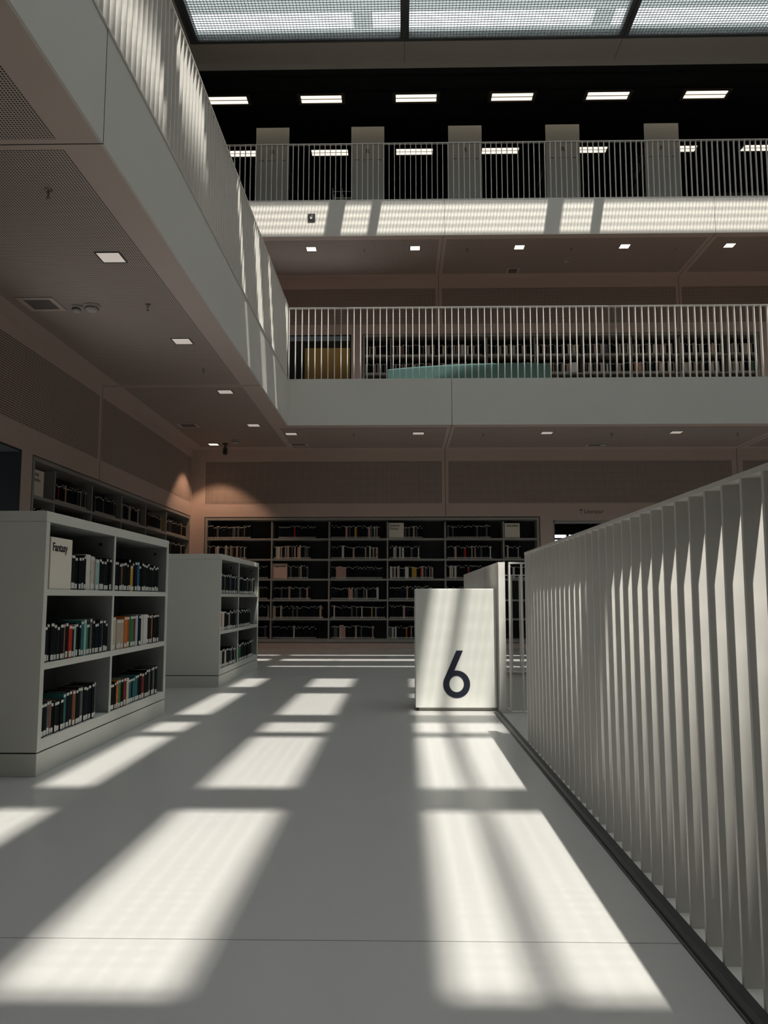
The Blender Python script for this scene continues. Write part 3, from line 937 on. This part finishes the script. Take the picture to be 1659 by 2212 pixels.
# ---------------------------------------------------------------- ceiling fittings
def downlight(x, y, z, lit, label, group, s=0.20):
    o = empty('ceiling_light', (x, y, z))
    tag(o, label, 'light', group)
    m = MB()
    h = s/2
    sheet('xy', x-h-0.012, x+h+0.012, y-h-0.012, y+h+0.012, z-0.006, z-0.0005, [(x-h, x+h, y-h, y+h)], m)
    m.build('frame', 'lamp_trim', o)
    MB().box(x-h, y-h, z-0.004, x+h, y+h, z-0.002).build('diffuser', lit, o)
    return o
NN = ['nearest', 'second nearest', 'third nearest', 'fourth nearest']
for i, y in enumerate((6.50, 8.74, 10.97, 13.16)):
    downlight(-2.44, y, Z1-0.003, 'lamp_dim', '%s square downlight in the left gallery soffit' % NN[i], 'downlights in the left soffit', 0.19)
for i, x in enumerate((-1.91, 0.32, 2.56, 4.80)):
    downlight(x, 13.88, Z1-0.003, 'lamp_dim', '%s square downlight from left in the soffit above the back bookcase' % ORD(i+1), 'downlights over the back aisle', 0.19)
for i, x in enumerate((-1.90, 0.33, 2.56, 4.80, 7.02)):
    downlight(x, 16.60, Z3-0.003, 'lamp_lit', '%s square downlight from left under the top gallery' % ORD(i+1), 'downlights under the top gallery', 0.20)
dl = downlight(-3.50, 14.84, Z1, 'lamp_lit', 'lit square downlight in the corner throwing a warm cone on the walls', 'corner downlight', 0.17)
sp = bpy.data.lights.new('corner_spot', 'SPOT')
sp.energy = 60; sp.color = (1.0, 0.62, 0.40); sp.spot_size = math.radians(96); sp.spot_blend = 0.35; sp.shadow_soft_size = 0.05
spo = bpy.data.objects.new('corner_spot', sp); C.objects.link(spo)
spo.location = (-3.50, 14.84, Z1-0.03)

def strip_light(x, y, i, rowname):
    z = ZC3-0.055
    o = empty('ceiling_light', (x, y, z))
    tag(o, '%s twin tube light from left in the %s row of the black ceiling' % (ORD(i+1), rowname), 'light', 'tube lights in the black ceiling')
    m = MB()
    sheet('xy', x-0.55, x+0.55, y-0.21, y+0.21, z-0.02, z, [(x-0.49, x+0.49, y-0.15, y+0.15)], m)
    m.box(x-0.49, y-0.15, z-0.004, x+0.49, y+0.15, z-0.001)
    m.build('housing', 'lamp_trim', o)
    for dy in (-0.075, 0.075):
        t = MB()
        t.box(x-0.47, y+dy-0.048, z-0.018, x+0.47, y+dy+0.048, z-0.006)
        t.build('tube', 'tube_lit', o)
for i, x in enumerate((-4.03, -1.82, 0.39, 2.62, 4.83, 7.08)):
    strip_light(x, 17.66, i, 'front')
for i, x in enumerate((-4.08, -1.82, 0.39, 2.62, 4.90, 7.20, 9.35)):
    strip_light(x, 19.93, i, 'rear')
tl = bpy.data.lights.new('top_level_light', 'AREA'); tl.shape = 'RECTANGLE'; tl.size = 13; tl.size_y = 0.3; tl.energy = 26; tl.color = (1, 0.86, 0.66)
tlo = bpy.data.objects.new('top_level_light', tl); C.objects.link(tlo); tlo.location = (2.0, 17.66, ZC3-0.09)

def detector(x, y, z, label, r=0.055):
    o = empty('smoke_detector', (x, y, z)); tag(o, label, 'smoke detector', None)
    MB().lathe([(0, 0), (r*1.25, 0), (r*1.25, -0.012), (r*1.05, -0.016), (r*1.0, -0.045), (r*0.75, -0.062), (0, -0.064)], (x, y, z-0.0005), 22).build('body', 'plastic_pale', o)
    m = MB()
    for k in range(14):
        a = 2*math.pi*k/14
        m.box(x+r*1.0*math.cos(a)-0.006, y+r*1.0*math.sin(a)-0.006, z-0.042, x+r*1.0*math.cos(a)+0.006, y+r*1.0*math.sin(a)+0.006, z-0.032)
    m.build('slots', 'vent_dark', o)
ZS = Z1-0.003
detector(-3.19, 7.63, ZS, 'small round detector beside the larger one in the left soffit', 0.036)
detector(-3.03, 7.61, ZS, 'larger round smoke detector in the left soffit', 0.06)
detector(-3.00, 14.42, ZS, 'round smoke detector near the back left corner camera', 0.06)
detector(3.76, 14.77, ZS, 'round smoke detector above the back aisle on the right', 0.06)
detector(3.69, 17.25, Z3-0.003, 'round smoke detector under the top gallery', 0.07)
def vent(x, y, z, w, d, label):
    o = empty('ceiling_vent', (x, y, z)); tag(o, label, 'vent', 'square ceiling vents')
    m = MB(); sheet('xy', x-w/2, x+w/2, y-d/2, y+d/2, z-0.008, z-0.0005, [(x-w/2+0.05, x+w/2-0.05, y-d/2+0.05, y+d/2-0.05)], m)
    m.build('frame', 'ceiling_paint', o)
    m = MB()
    m.box(x-w/2-0.004, y-d/2-0.004, z-0.003, x+w/2+0.004, y+d/2+0.004, z-0.001)
    m.build('grille', 'grille', o)
vent(-3.51, 7.57, ZS, 0.36, 0.36, 'dark square vent left of the smoke detectors in the left soffit')
vent(-3.53, 13.14, ZS, 0.34, 0.34, 'faint square vent in the left soffit near the corner')
vent(-1.90, 14.86, ZS, 0.36, 0.30, 'square vent in the soffit above the back bookcase, left part')
vent(3.68, 15.03, ZS, 0.38, 0.28, 'square vent beside the smoke detector above the back aisle')
vent(2.59, 17.85, Z3-0.003, 0.30, 0.34, 'square vent in the soffit under the top gallery')
def sprinkler(x, y, z, label, grp):
    o = MB()
    o.lathe([(0, 0), (0.028, 0), (0.028, -0.004), (0.008, -0.006), (0.008, -0.03), (0.004, -0.05), (0.004, -0.058), (0.017, -0.060), (0.017, -0.063), (0, -0.064)], (0, 0, 0), 12)
    ob = o.build('sprinkler', 'steel')
    ob.location = (x, y, z-0.0005)
    tag(ob, label, 'sprinkler', grp)
for i, (x, y) in enumerate(((-2.48, 5.37), (-2.47, 7.60), (-2.47, 9.85))):
    sprinkler(x, y, ZS, '%s small sprinkler head in the left gallery soffit' % NN[i], 'sprinklers in the left soffit')
for i, (x, y) in enumerate(((-0.81, 13.88), (1.46, 13.92), (3.70, 13.95), (5.90, 13.98))):
    sprinkler(x, y, ZS, '%s sprinkler head from left above the back aisle' % ORD(i+1), 'sprinklers above the back aisle')
for i, (x, y) in enumerate(((-0.76, 16.65), (1.46, 16.67), (3.68, 16.69), (5.91, 16.71))):
    sprinkler(x, y, Z3-0.003, '%s sprinkler head from left under the top gallery' % ORD(i+1), 'sprinklers under the top gallery')
sc_ = empty('security_camera', (-3.26, 14.75, Z1))
tag(sc_, 'small dark dome camera hanging in the back left corner', 'camera')
MB().lathe([(0, 0), (0.05, 0), (0.05, -0.02), (0.018, -0.025), (0.018, -0.08)], (-3.26, 14.75, Z1-0.001), 16).build('mount', 'plastic_dark', sc_)
MB().lathe([(0.0, -0.08), (0.04, -0.08), (0.045, -0.11), (0.045, -0.19), (0.036, -0.21), (0, -0.215)], (-3.26, 14.75, Z1-0.001), 16).build('housing', 'vent_dark', sc_)
ls = MB().lathe([(0, 0.0), (0.02, 0.0), (0.02, 0.012), (0, 0.012)], (-3.26, 14.69, Z1-0.17), 14, axis='y').build('lens', 'black_plate', sc_)

# small square speaker on the top gallery edge
sk = empty('wall_speaker', (-1.832, GY3, 8.83)); tag(sk, 'small black square loudspeaker on the sunlit gallery edge', 'speaker')
MB().box(-1.91, GY3-0.02, 8.75, -1.755, GY3-0.0005, 8.905).build('plate', 'black_plate', sk, bevel=0.003)
MB().lathe([(0, 0), (0.042, 0), (0.036, -0.006), (0.018, 0.002), (0, 0.004)], (-1.832, GY3-0.021, 8.83), 18, axis='y').build('cone', 'steel', sk)

# ---------------------------------------------------------------- top level: stack ends, rack, partition
for i, (xa, xb_) in enumerate(((-3.385, -2.605), (-1.135, -0.358), (1.148, 1.932), (3.430, 4.22), (5.735, 6.53))):
    ys = 17.95
    o = empty('shelf_stack', ((xa+xb_)/2, ys+1.2, Z4))
    tag(o, '%s tall grey shelf stack from left marked R behind the top railing' % ORD(i+1), 'shelf', 'tall stacks on the top level')
    MB().box(xa, ys, Z4, xb_, ys+0.03, 12.02).build('end_panel', 'niche_frame', o)
    m = MB()
    xm = (xa+xb_)/2
    m.box(xm-0.01, ys+0.03, Z4, xm+0.01, ys+3.6, 11.95)
    for k in range(7):
        z = Z4+0.1+0.37*k
        m.box(xa+0.05, ys+0.03, z, xb_-0.05, ys+3.6, z+0.025)
    m.build('shelves', 'niche_dark', o)
    m = MB()
    for k in range(6):
        z = Z4+0.125+0.37*k
        for sx in (0, 1):
            y = ys+0.08
            while y < ys+3.4:
                w = random.uniform(0.02, 0.05); h = random.uniform(0.2, 0.29)
                if random.random() < 0.93:
                    if sx == 0: m.box(xa+0.06, y, z, xm-0.03, y+w-0.001, z+h, random.choice([0, 0, 1, 2, 3]))
                    else: m.box(xm+0.03, y, z, xb_-0.06, y+w-0.001, z+h, random.choice([0, 0, 1, 2, 3]))
                y += w
    b = m.build('books', FM[:4]+['book_dark red'], o); b['kind'] = 'stuff'
    text_obj('letter', 'R', 0.155, (xm-0.045, ys-0.002, 11.36), (math.pi/2, 0, 0), 'ink', o, bold=0.002)
    m = MB()
    m.box(xm-0.30, ys-0.003, 11.19, xm-0.20, ys-0.001, 11.205).box(xm-0.13, ys-0.003, 11.195, xm+0.14, ys-0.001, 11.201).box(xm+0.22, ys-0.003, 11.19, xm+0.31, ys-0.001, 11.205)
    m.build('marking', 'ink', o)
rk = MB()
for z in [Z4+0.3+0.18*k for k in range(8)]:
    rk.box(-1.62, 18.6, z, -1.16, 18.61, z+0.008); rk.box(-1.62, 18.9, z, -1.16, 18.91, z+0.008)
for x in (-1.62, -1.39, -1.17):
    for y in (18.6, 18.9):
        rk.box(x-0.005, y, Z4, x+0.005, y+0.01, Z4+1.65)
tag(rk.build('wire_rack', 'steel'), 'thin wire rack left of the second stack on the top level', 'rack')
pt = empty('partition', (11.0, 21.6, Z4)); tag(pt, 'pale partition with a dotted poster at the far right top level', 'partition')
MB().box(9.0, 21.5, Z4, 13.0, 21.6, 12.15).build('panel', 'partition', pt)
ps = MB().box(9.85, 21.47, 11.0, 10.9, 21.5, 11.95).build('poster', 'niche_frame', pt)
m = MB()
for k in range(5):
    m.lathe([(0, 0), (0.065, 0), (0.065, 0.01)], (9.98, 21.463, 11.87-0.16*k), 14, 0, 'y')
    m.lathe([(0, 0), (0.065, 0), (0.065, 0.01)], (10.17, 21.463, 11.87-0.16*k), 14, 1, 'y')
m.build('dots', ['ink', 'poster_red'], ps)
